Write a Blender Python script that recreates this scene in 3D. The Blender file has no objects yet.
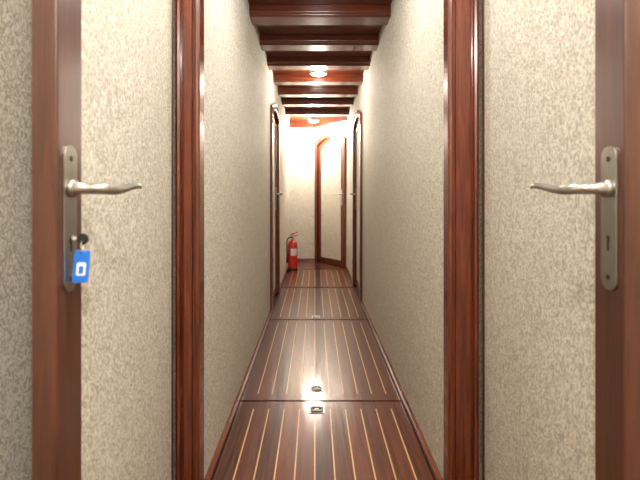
import bpy, bmesh, math
from mathutils import Vector, Matrix

# ------------------------------------------------------------------ materials
def new_mat(name):
    m = bpy.data.materials.new(name); m.use_nodes = True
    nt = m.node_tree; b = nt.nodes['Principled BSDF']
    return m, nt, b

def mat_plain(name, col, rough=0.5, metal=0.0, noise=0.05, nscale=40, coat=0.0):
    m, nt, b = new_mat(name)
    g = nt.nodes.new('ShaderNodeNewGeometry')
    n = nt.nodes.new('ShaderNodeTexNoise'); n.inputs['Scale'].default_value = nscale
    nt.links.new(g.outputs['Position'], n.inputs['Vector'])
    r = nt.nodes.new('ShaderNodeValToRGB')
    r.color_ramp.elements[0].position = 0.3; r.color_ramp.elements[1].position = 0.7
    r.color_ramp.elements[0].color = (*[c*(1-noise) for c in col], 1)
    r.color_ramp.elements[1].color = (*[min(1, c*(1+noise)) for c in col], 1)
    nt.links.new(n.outputs['Fac'], r.inputs['Fac'])
    nt.links.new(r.outputs['Color'], b.inputs['Base Color'])
    b.inputs['Roughness'].default_value = rough
    b.inputs['Metallic'].default_value = metal
    b.inputs['Coat Weight'].default_value = coat
    b.inputs['Coat Roughness'].default_value = 0.08
    return m

def mat_wood(name, c1, c2, scale=(30, 30, 1.5), rough=0.25, coat=0.6, crough=0.08, bump=0.05, planks=None, spec=0.5):
    m, nt, b = new_mat(name)
    g = nt.nodes.new('ShaderNodeNewGeometry')
    mp = nt.nodes.new('ShaderNodeMapping'); mp.inputs['Scale'].default_value = scale
    nt.links.new(g.outputs['Position'], mp.inputs['Vector'])
    n = nt.nodes.new('ShaderNodeTexNoise'); n.inputs['Scale'].default_value = 3.0
    n.inputs['Detail'].default_value = 6; n.inputs['Roughness'].default_value = 0.65
    n.inputs['Distortion'].default_value = 0.6
    nt.links.new(mp.outputs['Vector'], n.inputs['Vector'])
    r = nt.nodes.new('ShaderNodeValToRGB')
    r.color_ramp.elements[0].position = 0.3; r.color_ramp.elements[1].position = 0.72
    r.color_ramp.elements[0].color = (*c1, 1); r.color_ramp.elements[1].color = (*c2, 1)
    fac = n.outputs['Fac']
    if planks:
        sx = nt.nodes.new('ShaderNodeSeparateXYZ'); nt.links.new(g.outputs['Position'], sx.inputs[0])
        a = nt.nodes.new('ShaderNodeMath'); a.operation = 'MULTIPLY_ADD'
        a.inputs[1].default_value = 1/planks; a.inputs[2].default_value = 0.287/planks
        nt.links.new(sx.outputs['X'], a.inputs[0])
        f = nt.nodes.new('ShaderNodeMath'); f.operation = 'FLOOR'; nt.links.new(a.outputs[0], f.inputs[0])
        wn = nt.nodes.new('ShaderNodeTexWhiteNoise'); wn.noise_dimensions = '1D'
        nt.links.new(f.outputs[0], wn.inputs['W'])
        s = nt.nodes.new('ShaderNodeMath'); s.operation = 'MULTIPLY_ADD'; s.inputs[1].default_value = 0.22
        nt.links.new(wn.outputs['Value'], s.inputs[0])
        s2 = nt.nodes.new('ShaderNodeMath'); s2.operation = 'SUBTRACT'; s2.inputs[1].default_value = 0.11
        nt.links.new(n.outputs['Fac'], s2.inputs[0]); nt.links.new(s2.outputs[0], s.inputs[2])
        fac = s.outputs[0]
        rr_ = nt.nodes.new('ShaderNodeMapRange'); rr_.inputs['From Min'].default_value = 0.3; rr_.inputs['From Max'].default_value = 0.7
        rr_.inputs['To Min'].default_value = rough-0.08; rr_.inputs['To Max'].default_value = rough+0.12
        nt.links.new(n.outputs['Fac'], rr_.inputs['Value']); nt.links.new(rr_.outputs[0], b.inputs['Roughness'])
    else:
        b.inputs['Roughness'].default_value = rough
    nt.links.new(fac, r.inputs['Fac'])
    nt.links.new(r.outputs['Color'], b.inputs['Base Color'])
    b.inputs['Specular IOR Level'].default_value = spec
    b.inputs['Coat Weight'].default_value = coat
    b.inputs['Coat Roughness'].default_value = crough
    bp = nt.nodes.new('ShaderNodeBump'); bp.inputs['Strength'].default_value = bump
    bp.inputs['Distance'].default_value = 0.002
    nt.links.new(n.outputs['Fac'], bp.inputs['Height'])
    nt.links.new(bp.outputs['Normal'], b.inputs['Normal'])
    return m

def mat_wallpaper(name, c1, c2, scale=1.0):
    m, nt, b = new_mat(name)
    g = nt.nodes.new('ShaderNodeNewGeometry')
    mp = nt.nodes.new('ShaderNodeMapping')
    mp.inputs['Scale'].default_value = (70*scale, 70*scale, 54*scale)
    nt.links.new(g.outputs['Position'], mp.inputs['Vector'])
    n = nt.nodes.new('ShaderNodeTexNoise'); n.inputs['Scale'].default_value = 1.0
    n.inputs['Detail'].default_value = 2.0; n.inputs['Distortion'].default_value = 2.8
    nt.links.new(mp.outputs['Vector'], n.inputs['Vector'])
    n2 = nt.nodes.new('ShaderNodeTexNoise'); n2.inputs['Scale'].default_value = 3.2
    n2.inputs['Detail'].default_value = 2; n2.inputs['Distortion'].default_value = 1.0
    nt.links.new(mp.outputs['Vector'], n2.inputs['Vector'])
    mx = nt.nodes.new('ShaderNodeMath'); mx.operation = 'MULTIPLY_ADD'
    mx.inputs[1].default_value = 0.35
    nt.links.new(n2.outputs['Fac'], mx.inputs[0])
    nt.links.new(n.outputs['Fac'], mx.inputs[2])
    r = nt.nodes.new('ShaderNodeValToRGB')
    r.color_ramp.elements[0].position = 0.58; r.color_ramp.elements[1].position = 0.75
    r.color_ramp.elements[0].color = (*c1, 1); r.color_ramp.elements[1].color = (*c2, 1)
    nt.links.new(mx.outputs[0], r.inputs['Fac'])
    nt.links.new(r.outputs['Color'], b.inputs['Base Color'])
    b.inputs['Roughness'].default_value = 0.7
    bp = nt.nodes.new('ShaderNodeBump'); bp.inputs['Strength'].default_value = 0.5
    bp.inputs['Distance'].default_value = 0.002
    nt.links.new(mx.outputs[0], bp.inputs['Height'])
    nt.links.new(bp.outputs['Normal'], b.inputs['Normal'])
    return m

def mat_emit(name, col, s):
    m, nt, b = new_mat(name)
    b.inputs['Base Color'].default_value = (*col, 1)
    b.inputs['Emission Color'].default_value = (*col, 1)
    b.inputs['Emission Strength'].default_value = s
    return m

M_WALL = mat_wallpaper('wallpaper', (0.41, 0.375, 0.31), (0.73, 0.70, 0.62))
M_WOODV = mat_wood('mahogany_vertical', (0.048, 0.008, 0.003), (0.19, 0.037, 0.012), (30, 30, 1.5))
M_WOODX = mat_wood('mahogany_crosswise', (0.050, 0.009, 0.004), (0.17, 0.035, 0.012), (1.5, 30, 30), rough=0.3, coat=0.45)
M_WOODY = mat_wood('mahogany_lengthwise', (0.080, 0.014, 0.006), (0.25, 0.060, 0.02), (30, 1.5, 30))
M_DOOR = mat_wood('door_mahogany', (0.042, 0.011, 0.005), (0.115, 0.034, 0.015), (30, 30, 1.5), rough=0.4, coat=0.3, crough=0.2)
M_FLOOR = mat_wood('floor_mahogany', (0.022, 0.005, 0.003), (0.20, 0.047, 0.018), (22, 1.1, 22), rough=0.35, coat=0.5, crough=0.12, bump=0.4, planks=0.0715, spec=0.36)
M_INLAY = mat_plain('maple_inlay', (0.70, 0.44, 0.20), 0.35, coat=0.2)
M_GAP = mat_plain('dark_seam', (0.008, 0.004, 0.003), 0.8)
M_CHROME = mat_plain('brushed_steel', (0.44, 0.42, 0.39), 0.28, 1.0)
M_CHROMEB = mat_plain('latch_metal', (0.50, 0.48, 0.45), 0.42, 0.9)
M_DARK = mat_plain('dark_rubber', (0.015, 0.014, 0.013), 0.5)
M_RED = mat_plain('red_enamel', (0.62, 0.018, 0.02), 0.25, coat=0.7)
M_WHITE = mat_plain('white_label', (0.8, 0.8, 0.78), 0.5)
M_BLUE = mat_plain('blue_plastic', (0.01, 0.15, 0.62), 0.3, coat=0.3)
M_CEIL = mat_plain('ceiling_white', (0.7, 0.67, 0.6), 0.7)
M_EMIT = mat_emit('lamp_glass', (1.0, 0.96, 0.92), 12)

# ------------------------------------------------------------------ mesh helpers
def finish(bm, name, mats, parent=None, bevel=0.0, smooth=False, segs=2, matrix=None):
    bmesh.ops.recalc_face_normals(bm, faces=bm.faces[:])
    me = bpy.data.meshes.new(name); bm.to_mesh(me); bm.free()
    if not isinstance(mats, (list, tuple)): mats = [mats]
    for m in mats: me.materials.append(m)
    o = bpy.data.objects.new(name, me); bpy.context.collection.objects.link(o)
    if smooth:
        for p in me.polygons: p.use_smooth = True
    if bevel > 0:
        b = o.modifiers.new('bevel', 'BEVEL'); b.width = bevel; b.segments = segs
        b.limit_method = 'ANGLE'; b.angle_limit = math.radians(40)
    if parent: o.parent = parent
    if matrix is not None: o.matrix_local = matrix
    return o

def add_box(bm, lo, hi, mi=0):
    vs = [bm.verts.new((x, y, z)) for x in (lo[0], hi[0]) for y in (lo[1], hi[1]) for z in (lo[2], hi[2])]
    for f in ((0,1,3,2),(4,6,7,5),(0,4,5,1),(2,3,7,6),(0,2,6,4),(1,5,7,3)):
        fc = bm.faces.new([vs[i] for i in f]); fc.material_index = mi

def box(name, lo, hi, mat, parent=None, bevel=0.0):
    bm = bmesh.new(); add_box(bm, lo, hi)
    return finish(bm, name, mat, parent, bevel)

def empty(name, loc=(0,0,0), rz=0.0):
    e = bpy.data.objects.new(name, None); bpy.context.collection.objects.link(e)
    e.location = loc; e.rotation_euler = (0, 0, rz); e.empty_display_size = 0.1
    return e

def add_prism(bm, pts, fn0, fn1, mi=0):
    a = [bm.verts.new(fn0(p)) for p in pts]; b = [bm.verts.new(fn1(p)) for p in pts]
    bm.faces.new(a).material_index = mi; bm.faces.new(b[::-1]).material_index = mi
    n = len(pts)
    for i in range(n):
        bm.faces.new([a[i], a[(i+1)%n], b[(i+1)%n], b[i]]).material_index = mi

def add_tube(bm, pts, radii, n=14, squash=None, cap=True):
    rings = []
    P = [Vector(p) for p in pts]
    prev = None
    for i, p in enumerate(P):
        t = (P[min(i+1, len(P)-1)] - P[max(i-1, 0)]).normalized()
        up = Vector((0,0,1)) if abs(t.z) < 0.95 else Vector((1,0,0))
        if prev is not None:
            a = (prev - t*prev.dot(t)).normalized()
        else:
            a = t.cross(up).normalized()
        prev = a; b = t.cross(a).normalized()
        r = radii[i] if isinstance(radii, (list, tuple)) else radii
        ra, rb = r if isinstance(r, tuple) else (r, r)
        rings.append([bm.verts.new(p + a*ra*math.cos(2*math.pi*k/n) + b*rb*math.sin(2*math.pi*k/n)) for k in range(n)])
    for i in range(len(rings)-1):
        for k in range(n):
            bm.faces.new([rings[i][k], rings[i][(k+1)%n], rings[i+1][(k+1)%n], rings[i+1][k]])
    if cap:
        bm.faces.new(rings[0][::-1]); bm.faces.new(rings[-1])

def add_lathe(bm, prof, c, n=32, mi=0):
    rings = []
    for r, z in prof:
        if r < 1e-6: rings.append([bm.verts.new((c[0], c[1], c[2]+z))])
        else: rings.append([bm.verts.new((c[0]+r*math.cos(2*math.pi*k/n), c[1]+r*math.sin(2*math.pi*k/n), c[2]+z)) for k in range(n)])
    for i in range(len(rings)-1):
        A, B = rings[i], rings[i+1]
        for k in range(n):
            a0, a1 = A[k % len(A)], A[(k+1) % len(A)]
            b0, b1 = B[k % len(B)], B[(k+1) % len(B)]
            vs = []
            for v in (a0, a1, b1, b0):
                if v not in vs: vs.append(v)
            if len(vs) > 2: bm.faces.new(vs).material_index = mi

# ------------------------------------------------------------------ dimensions
XL, XR = -0.38, 0.438
FXL, FXR = -0.62, 0.74
Y0 = 1.44
YB = 6.40
CH = 2.10
T = 0.08

def arch(u0, u1, hs, rise, z0=0.0, n=14):
    pts = [(u0, z0)]
    for i in range(n+1):
        t = -1 + 2*i/n
        pts.append(((u0+u1)/2 + (u1-u0)/2*t, hs + rise*(1-t*t)))
    pts.append((u1, z0))
    return pts

def wall_with_opening(name, u0, u1, H, opening, to0, to1):
    bm = bmesh.new()
    pts = [(u0, 0), (u0, H), (u1, H), (u1, 0)]
    if opening:
        pts += opening[::-1]
    add_prism(bm, pts, to0, to1)
    return finish(bm, name, M_WALL)

LD = (3.66, 4.30)
RD = (3.99, 4.70)
HS, RI = 1.72, 0.07
wall_with_opening('wall_left', Y0, YB, CH+0.05, arch(*LD, HS, RI), lambda p: (XL, p[0], p[1]), lambda p: (XL-T, p[0], p[1]))
wall_with_opening('wall_right', Y0, 5.80, CH+0.05, arch(*RD, HS, RI), lambda p: (XR, p[0], p[1]), lambda p: (XR+T, p[0], p[1]))
box('wall_back', (XL-T, YB, 0), (0.0, YB+T, CH+0.05), M_WALL)

A0 = Vector((0.0, YB, 0)); A1 = Vector((XR, 5.80, 0))
dA = (A1-A0).normalized(); LA = (A1-A0).length
nA = Vector((dA.y, -dA.x, 0))
if nA.y > 0: nA = -nA
AD = (0.065, 0.065+0.60)
def amap(off):
    return lambda p: tuple(A0 + dA*p[0] - nA*off + Vector((0,0,p[1])))
wall_with_opening('wall_angled', 0, LA, CH+0.05, arch(*AD, HS+0.01, 0.10), amap(0), amap(T))

box('wall_foyer_left', (FXL-T, -1.3, 0), (FXL, Y0+T, CH+0.05), M_WALL)
box('wall_foyer_right', (FXR, -1.3, 0), (FXR+T, Y0+T, CH+0.05), M_WALL)
box('wall_foyer_rear', (FXL-T, -1.38, 0), (FXR+T, -1.3, CH+0.05), M_WALL)
bm = bmesh.new()
add_box(bm, (FXL, Y0, 0), (XL-T, Y0+T, CH+0.05))
add_box(bm, (XR+T, Y0, 0), (FXR, Y0+T, CH+0.05))
add_box(bm, (XL, Y0, 1.92), (XR, Y0+T, CH+0.05))
finish(bm, 'wall_foyer_front', M_WALL)

# ------------------------------------------------------------------ ceiling + beams
box('ceiling', (XL-T, Y0+T, CH), (XR+T, YB+T, CH+0.05), M_WOODX)
box('ceiling_foyer', (FXL-T, -1.38, CH+0.05), (FXR+T, Y0+T, CH+0.10), M_CEIL)
for i, y in enumerate((1.98, 2.46, 2.92, 3.39, 3.87, 4.36, 4.84, 5.45)):
    bm = bmesh.new()
    prof = [(0, 0.0), (0, -0.045), (0.012, -0.052), (0.012, -0.07), (0.13, -0.07), (0.13, -0.052), (0.142, -0.045), (0.142, 0.0)]
    add_prism(bm, prof, lambda p: (XL, y+p[0], CH+p[1]), lambda p: (XR, y+p[0], CH+p[1]))
    finish(bm, 'ceiling_beam', M_WOODX, bevel=0.003)
bm = bmesh.new()
c = [(XL, YB), (0, YB), (XR, 5.80)]
inner = [(XL, YB-0.04), (-0.02, YB-0.04), (XR, 5.80-0.075)]
add_prism(bm, [c[0], c[1], c[2], inner[2], inner[1], inner[0]], lambda p: (p[0], p[1], 2.005), lambda p: (p[0], p[1], CH))
finish(bm, 'trim_cornice_back', M_WOODX, bevel=0.004)

# ------------------------------------------------------------------ floor + hatches
box('floor', (FXL-T, -1.38, -0.06), (FXR+T, YB+0.2, -0.006), M_GAP)
seams = [-1.25, 0.6, 2.07, 3.42, 4.62, 5.75]
def hatch(y0, y1, latches):
    bm = bmesh.new()
    g = 0.004 + 0.0025*y0 if y0 > 0 else 0.004
    add_box(bm, (XL+0.022, y0+g, -0.006), (XR-0.022, y1-g, 0.0), 0)
    xs = [-0.287 + 0.0715*i for i in range(10)]
    m = 0.075
    for x in xs:
        add_box(bm, (x-0.0026, y0+m, -0.001), (x+0.0026, y1-m, 0.0006), 1)
    o = finish(bm, 'floor_hatch', [M_FLOOR, M_INLAY])
    for ly, s in latches:
        e = bmesh.new()
        w, h = 0.036*s, 0.032*s
        cx = 0.008
        add_box(e, (cx-w, ly-h, 0.0), (cx+w, ly+h, 0.0022), 0)
        add_box(e, (cx-w*0.80, ly-h*0.74, 0.0022), (cx+w*0.80, ly+h*0.74, 0.0026), 1)
        add_box(e, (cx-w*0.30, ly-h*0.25, 0.0026), (cx+w*0.30, ly+h*0.35, 0.0045), 0)
        pts = [(cx-w*0.6, ly-h*0.45, 0.006), (cx-w*0.6, ly+h*0.25, 0.006), (cx-w*0.3, ly+h*0.55, 0.006), (cx+w*0.3, ly+h*0.55, 0.006), (cx+w*0.6, ly+h*0.25, 0.006), (cx+w*0.6, ly-h*0.45, 0.006)]
        add_tube(e, pts, 0.0036, 8)
        add_tube(e, [(cx-w*0.65, ly-h*0.5, 0.006), (cx+w*0.65, ly-h*0.5, 0.006)], 0.0045, 8)
        finish(e, 'flush_latch', [M_CHROMEB, M_DARK], o, bevel=0.0006)
    return o
for i in range(len(seams)-1):
    l = []
    if i == 1: l = [(1.985, 1.0)]
    if i == 2: l = [(2.20, 0.9)]
    if i == 3: l = [(3.50, 0.9)]
    hatch(seams[i], seams[i+1], l)
bm = bmesh.new()
add_prism(bm, [(XL, 5.765), (XR, 5.765), (XR, 5.80), (0, YB), (XL, YB)], lambda p: (p[0], p[1], 0.0), lambda p: (p[0], p[1], -0.006))
finish(bm, 'floor_landing', M_FLOOR)
for s, n in ((FXL, 'left'), (XR-0.018, 'right')):
    x1 = XL+0.018 if n == 'left' else FXR
    box('floor_margin_'+n, (s, -1.3, -0.006), (x1, Y0, 0.0), M_FLOOR)

def base(name, segs_):
    bm = bmesh.new()
    for lo, hi in segs_: add_box(bm, lo, hi)
    finish(bm, name, M_WOODY, bevel=0.003)
base('baseboard_left', [((XL, Y0, -0.006), (XL+0.018, LD[0]-0.05, 0.028)), ((XL, LD[1]+0.05, -0.006), (XL+0.018, YB, 0.028))])
base('baseboard_right', [((XR-0.018, Y0, -0.006), (XR, RD[0]-0.05, 0.028)), ((XR-0.018, RD[1]+0.05, -0.006), (XR, 5.79, 0.028))])
base('baseboard_back', [((XL+0.018, YB-0.014, -0.006), (-0.01, YB, 0.05))])

# ------------------------------------------------------------------ lever handle set
def lever_set(parent, u, s, zc, nb=0.0, key_slot=True, sgn=1):
    bm = bmesh.new()
    hw, hh = 0.021, 0.112
    pts = []
    r = 0.018
    for cx, cz, a0 in ((hw-r, hh-r, 0), (-hw+r, hh-r, 90), (-hw+r, -hh+r, 180), (hw-r, -hh+r, 270)):
        for k in range(6):
            a = math.radians(a0 + 90*k/5)
            pts.append((u+cx+r*math.cos(a), zc+cz+r*math.sin(a)))
    add_prism(bm, pts, lambda p: (p[0], s*nb, p[1]), lambda p: (p[0], s*(nb+0.0035), p[1]), 0)
    for dz in (0.092, -0.092):
        ring = [(u+0.0045*math.cos(2*math.pi*k/12), zc+dz+0.0045*math.sin(2*math.pi*k/12)) for k in range(12)]
        add_prism(bm, ring, lambda p: (p[0], s*(nb+0.003), p[1]), lambda p: (p[0], s*(nb+0.0046), p[1]), 1)
    add_prism(bm, [(u-0.003, zc-0.051), (u+0.003, zc-0.051), (u+0.003, zc-0.035), (u+0.005, zc-0.031), (u+0.004, zc-0.027), (u-0.004, zc-0.027), (u-0.005, zc-0.031), (u-0.003, zc-0.035)],
              lambda p: (p[0], s*(nb+0.003), p[1]), lambda p: (p[0], s*(nb+0.0042), p[1]), 1)
    finish(bm, 'lock_plate', [M_CHROME, M_DARK], parent, bevel=0.0006)
    bm = bmesh.new()
    z = zc + 0.046
    path = [(0, 0.002, 0), (0, 0.010, 0), (0, 0.0101, 0), (0, 0.034, 0), (0.003, 0.046, 0), (0.013, 0.056, -0.001), (0.030, 0.060, -0.002),
            (0.055, 0.062, 0.000), (0.080, 0.065, 0.004), (0.104, 0.068, 0.007), (0.118, 0.069, 0.007), (0.127, 0.069, 0.005), (0.131, 0.069, 0.003)]
    rad = [0.014, 0.014, 0.009, 0.009, 0.009, 0.009, (0.0075, 0.008), (0.0065, 0.007), (0.006, 0.0065), (0.0055, 0.006), (0.005, 0.0055), (0.004, 0.004), (0.0015, 0.002)]
    add_tube(bm, [(u+sgn*a, s*(nb+b), z+c) for a, b, c in path], rad, 16)
    finish(bm, 'lever', M_CHROME, parent, smooth=True)

# ------------------------------------------------------------------ foreground doors
def front_door(name, F, Hn, s, handle_u=0.036):
    F = Vector(F); Hn = Vector(Hn); d = Hn-F; W = d.length
    e = empty(name, (F.x, F.y, 0), math.atan2(d.y, d.x))
    th = 0.036
    ya, yb = sorted((0.0, -s*th))
    st, hs, top, bot = 0.083, 0.02, 1.885, 0.012
    bm = bmesh.new(); add_box(bm, (0, ya, bot), (st, yb, top)); finish(bm, 'lock_stile', M_DOOR, e, bevel=0.003)
    bm = bmesh.new(); add_box(bm, (W-hs, ya, bot), (W, yb, top)); finish(bm, 'hinge_stile', M_DOOR, e, bevel=0.003)
    bm = bmesh.new(); add_box(bm, (st, ya, bot), (W-hs, yb, 0.06)); finish(bm, 'bottom_rail', M_DOOR, e, bevel=0.003)
    bm = bmesh.new(); add_box(bm, (st, ya, top-0.08), (W-hs, yb, top)); finish(bm, 'top_rail', M_DOOR, e, bevel=0.003)
    box('panel', (st-0.001, ya+0.003, 0.059), (W-hs+0.001, yb-0.003, top-0.079), M_WALL, e)
    lever_set(e, handle_u, s, 0.964)
    for z in (0.25, 1.0, 1.65):
        bm = bmesh.new(); add_tube(bm, [(W+0.004, -s*th*0.9, z-0.04), (W+0.004, -s*th*0.9, z+0.04)], 0.006, 12)
        finish(bm, 'hinge', M_CHROME, e, smooth=True)
    return e
doorL = front_door('door_1', (-0.3745, 0.62, 0), (-0.456, 1.378, 0), -1)
doorR = front_door('door_2', (0.457, 0.63, 0), (0.542, 1.385, 0), 1)

# key with blue tag
k = empty('door_key', (doorL.location.x, doorL.location.y, 0), doorL.rotation_euler.z)
bm = bmesh.new()
ku, kz = 0.036, 0.932
add_tube(bm, [(ku, -0.004, kz), (ku, -0.012, kz)], 0.0032, 10)
add_tube(bm, [(ku, -0.0060, kz), (ku, -0.0085, kz)], 0.0055, 12)
finish(bm, 'shank', M_CHROME, k, smooth=True)
bm = bmesh.new()
pr = [(-0.020-0.009*math.cos(2*math.pi*i/24), kz+0.009*math.sin(2*math.pi*i/24)) for i in range(24)]
add_prism(bm, pr, lambda p: (ku-0.0012, p[0], p[1]), lambda p: (ku+0.0012, p[0], p[1]))
finish(bm, 'bow', M_DARK, k, bevel=0.0005)
bm = bmesh.new()
pts = [(ku+0.009*math.sin(2*math.pi*i/24), -0.021, kz-0.012+0.010*math.cos(2*math.pi*i/24)) for i in range(25)]
add_tube(bm, pts, 0.0009, 6)
finish(bm, 'ring', M_CHROME, k, smooth=True)
tag = empty('blue_tag', (ku, -0.020, kz-0.018)); tag.parent = k
tag.rotation_euler = (0, math.radians(4), math.radians(-70))
bm = bmesh.new()
def rr(w, h, r, cz, n=5):
    out = []
    for cx, c2, a0 in ((w-r, h-r, 0), (-w+r, h-r, 90), (-w+r, -h+r, 180), (w-r, -h+r, 270)):
        for q in range(n+1):
            a = math.radians(a0+90*q/n); out.append((cx+r*math.cos(a), cz+c2+r*math.sin(a)))
    return out
add_prism(bm, rr(0.0110, 0.0250, 0.0045, -0.024), lambda p: (p[0], -0.002, p[1]), lambda p: (p[0], 0.002, p[1]), 0)
add_prism(bm, rr(0.0062, 0.010, 0.002, -0.028), lambda p: (p[0], -0.0026, p[1]), lambda p: (p[0], 0.0026, p[1]), 1)
add_prism(bm, rr(0.0032, 0.006, 0.001, -0.029), lambda p: (p[0], -0.0030, p[1]), lambda p: (p[0], 0.0030, p[1]), 2)
finish(bm, 'tag_body', [M_BLUE, M_WHITE, M_BLUE], tag, bevel=0.0005)

# ------------------------------------------------------------------ casing around the corridor opening
def casing(name, xin, side, w, yf):
    D = Y0 - yf
    prof = [(0, 0), (0, D*0.82), (0.004, D*0.95), (0.010, D), (0.016, D*0.95), (0.019, D*0.80), (0.023, D*0.80), (0.025, D*0.93),
            (w-0.030, D*0.93), (w-0.026, D*0.80), (w-0.020, D*0.78), (w-0.017, D*0.97), (w-0.010, D*1.0), (w-0.003, D*0.93), (w, D*0.8), (w, 0)]
    bm = bmesh.new()
    pts = [(xin + side*t, Y0 - q) for t, q in prof]
    add_prism(bm, pts, lambda p: (p[0], p[1], -0.006), lambda p: (p[0], p[1], 1.98))
    return finish(bm, name, M_WOODV)
casing('trim_casing_left', -0.374, -1, 0.080, 1.375)
casing('trim_casing_right', 0.434, 1, 0.102, 1.385)
box('trim_casing_head', (-0.374, 1.385, 1.90), (0.434, Y0, 1.98), M_WOODX, bevel=0.004)

# ------------------------------------------------------------------ arched corridor doors
def ring_prism(bm, A, B, y0, y1, mi=0):
    n = len(A)
    va = [[bm.verts.new((p[0], y, p[1])) for p in A] for y in (y0, y1)]
    vb = [[bm.verts.new((p[0], y, p[1])) for p in B] for y in (y0, y1)]
    for i in range(n-1):
        for v in (va, vb): bm.faces.new([v[0][i], v[0][i+1], v[1][i+1], v[1][i]])
        for q in (0, 1): bm.faces.new([va[q][i], va[q][i+1], vb[q][i+1], vb[q][i]])
    for i in (0, n-1): bm.faces.new([va[0][i], va[1][i], vb[1][i], vb[0][i]])

def arched_door(name, origin, ang, W, s, rise, handle_side, HS=HS):
    e = empty(name, origin, ang)
    cw = 0.05
    bm = bmesh.new()
    ring_prism(bm, arch(-cw, W+cw, HS+0.045, rise+0.01), arch(0.004, W-0.004, HS-0.004, rise), 0.0, s*0.022)
    finish(bm, 'casing', M_WOODV, e, bevel=0.004)
    bm = bmesh.new()
    ring_prism(bm, arch(-0.0, W+0.0, HS, rise), arch(0.014, W-0.014, HS-0.014, rise), 0.0, -s*0.075)
    finish(bm, 'jamb', M_WOODV, e)
    lw = 0.055
    bm = bmesh.new()
    ring_prism(bm, arch(0.016, W-0.016, HS-0.016, rise, 0.008), arch(0.016+lw, W-0.016-lw, HS-0.016-lw, rise*0.9, 0.008), -s*0.008, -s*0.044)
    a, b = sorted((-s*0.008, -s*0.044))
    add_box(bm, (0.016+lw-0.001, a, 0.008), (W-0.016-lw+0.001, b, 0.09))
    finish(bm, 'leaf_frame', M_WOODV, e, bevel=0.003)
    bm = bmesh.new()
    add_prism(bm, arch(0.015+lw, W-0.015-lw, HS-0.015-lw, rise*0.9, 0.089), lambda p: (p[0], -s*0.014, p[1]), lambda p: (p[0], -s*0.038, p[1]))
    finish(bm, 'leaf_panel', M_WALL, e)
    if handle_side == 0: lever_set(e, 0.046, s, 0.964, nb=-0.008, sgn=1)
    else: lever_set(e, W-0.046, s, 0.964, nb=-0.008, sgn=-1)
    return e
arched_door('door_3', (XL, LD[0], 0), math.pi/2, LD[1]-LD[0], -1, RI, 1)
arched_door('door_4', (XR, RD[0], 0), math.pi/2, RD[1]-RD[0], 1, RI, 1)
o3 = A0 + dA*AD[0]
arched_door('door_5', tuple(o3), math.atan2(dA.y, dA.x), AD[1]-AD[0], -1, 0.10, 1, HS+0.01)

# ------------------------------------------------------------------ fire extinguisher
fe = empty('fire_extinguisher', (-0.298, 5.70, 0.0), 0.3)
bm = bmesh.new()
add_lathe(bm, [(0, 0.0), (0.05, 0.0), (0.062, 0.004), (0.064, 0.014), (0.064, 0.33), (0.061, 0.352), (0.05, 0.375), (0.033, 0.39), (0.022, 0.395), (0.02, 0.41), (0, 0.41)], (0,0,0), 36)
finish(bm, 'cylinder', M_RED, fe, smooth=True)
bm = bmesh.new()
add_lathe(bm, [(0.0645, 0.0), (0.0665, 0.002), (0.0665, 0.022), (0.0645, 0.024)], (0,0,0.0), 36)
finish(bm, 'foot_ring', M_DARK, fe, smooth=True)
bm = bmesh.new()
R = 0.0648
n = 14
vs = [[bm.verts.new((R*math.sin(a), -R*math.cos(a), z)) for a in [math.radians(-38+76*i/n) for i in range(n+1)]] for z in (0.20, 0.29)]
for i in range(n): bm.faces.new([vs[0][i], vs[0][i+1], vs[1][i+1], vs[1][i]])
finish(bm, 'label', M_WHITE, fe, smooth=True)
bm = bmesh.new()
add_lathe(bm, [(0.019, 0.405), (0.019, 0.425), (0.014, 0.43), (0.014, 0.45), (0, 0.45)], (0,0,0), 20)
add_tube(bm, [(0, -0.01, 0.435), (0, -0.035, 0.435)], 0.012, 14)
finish(bm, 'valve', M_CHROME, fe, smooth=False)
bm = bmesh.new()
add_prism(bm, [(-0.03, 0.447), (0.02, 0.447), (0.085, 0.462), (0.088, 0.470), (0.02, 0.458), (-0.03, 0.458)], lambda p: (p[0], -0.009, p[1]), lambda p: (p[0], 0.009, p[1]))
add_prism(bm, [(-0.03, 0.462), (0.0, 0.470), (0.075, 0.500), (0.072, 0.508), (-0.005, 0.484), (-0.033, 0.472)], lambda p: (p[0], -0.008, p[1]), lambda p: (p[0], 0.008, p[1]))
finish(bm, 'squeeze_handle', M_RED, fe, bevel=0.001)
bm = bmesh.new()
add_tube(bm, [(-0.012, 0, 0.435), (-0.045, 0, 0.435), (-0.072, -0.005, 0.415), (-0.083, -0.01, 0.37), (-0.080, -0.012, 0.28), (-0.077, -0.014, 0.18), (-0.077, -0.014, 0.17), (-0.077, -0.014, 0.10)], [0.008]*6+[0.012, 0.015], 12)
finish(bm, 'hose', M_DARK, fe, smooth=True)

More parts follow.
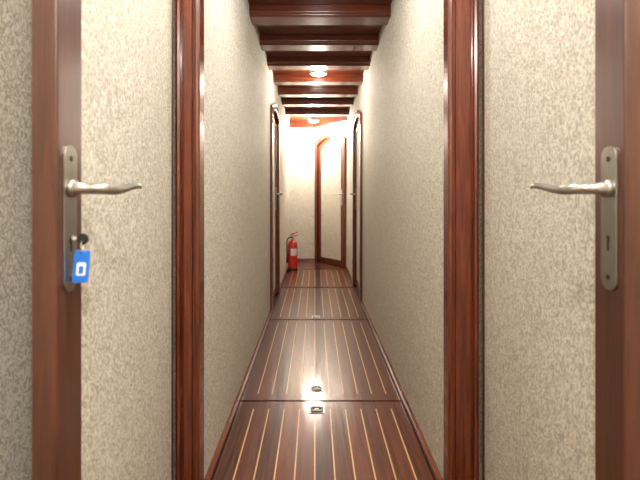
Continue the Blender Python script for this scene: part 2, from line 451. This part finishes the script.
# ------------------------------------------------------------------ lamps
def lamp(name, x, y, z, power, col=(1.0, 0.90, 0.76), r=0.075, drop=0.03, size=0.12):
    e = empty(name, (x, y, z))
    bm = bmesh.new()
    add_lathe(bm, [(0, 0), (r+0.008, 0), (r+0.012, -0.006), (r+0.004, -drop), (r-0.012, -drop-0.004), (r-0.014, -drop+0.004), (0, -drop+0.004)], (0,0,0), 40)
    finish(bm, 'bezel', M_CHROME, e, smooth=True)
    bm = bmesh.new()
    add_lathe(bm, [(0, -drop-0.012), (r*0.45, -drop-0.010), (r*0.75, -drop-0.005), (r-0.015, -drop+0.002)], (0,0,0), 32)
    finish(bm, 'diffuser', M_EMIT, e, smooth=True)
    l = bpy.data.lights.new(name+'_bulb', 'POINT'); l.energy = power; l.color = col; l.shadow_soft_size = size/2
    lo = bpy.data.objects.new('bulb', l); bpy.context.collection.objects.link(lo)
    lo.parent = e; lo.location = (0, 0, -drop-size*0.5-0.04)
lamp('fill_lamp', 0.03, 3.69, CH, 15, drop=0.055)
lamp('fill_lamp', -0.02, 6.05, CH, 64, col=(1.0, 0.91, 0.78), drop=0.06, size=0.24)
lamp('fill_lamp', 0.03, 0.85, CH+0.05, 23, col=(1.0, 0.95, 0.87), size=0.05)
lamp('fill_lamp', 0.03, 1.74, CH, 11, col=(1.0, 0.96, 0.90), size=0.2)  # unseen fill light, added to brighten the front of the corridor
lamp('fill_lamp', 0.25, -0.40, CH+0.05, 78, col=(1.0, 0.95, 0.88))  # fill light added behind the camera to lift the foyer wall beside the door

# ------------------------------------------------------------------ world
w = bpy.data.worlds.new('world'); bpy.context.scene.world = w; w.use_nodes = True
w.node_tree.nodes['Background'].inputs[0].default_value = (0.8, 0.85, 0.9, 1)
w.node_tree.nodes['Background'].inputs[1].default_value = 0.2

# ------------------------------------------------------------------ camera
cam = bpy.data.cameras.new('camera'); co = bpy.data.objects.new('camera', cam)
bpy.context.collection.objects.link(co)
co.location = (0, 0, 1.0); co.rotation_euler = (math.pi/2, 0, 0)
cam.sensor_width = 36; cam.lens = 24.0
cam.shift_x = 5/640; cam.shift_y = -45/640
cam.clip_start = 0.02
cam.dof.use_dof = True; cam.dof.focus_distance = 2.4; cam.dof.aperture_fstop = 5.0
bpy.context.scene.camera = co
bpy.context.scene.view_settings.view_transform = 'Standard'
bpy.context.scene.view_settings.exposure = 0.0
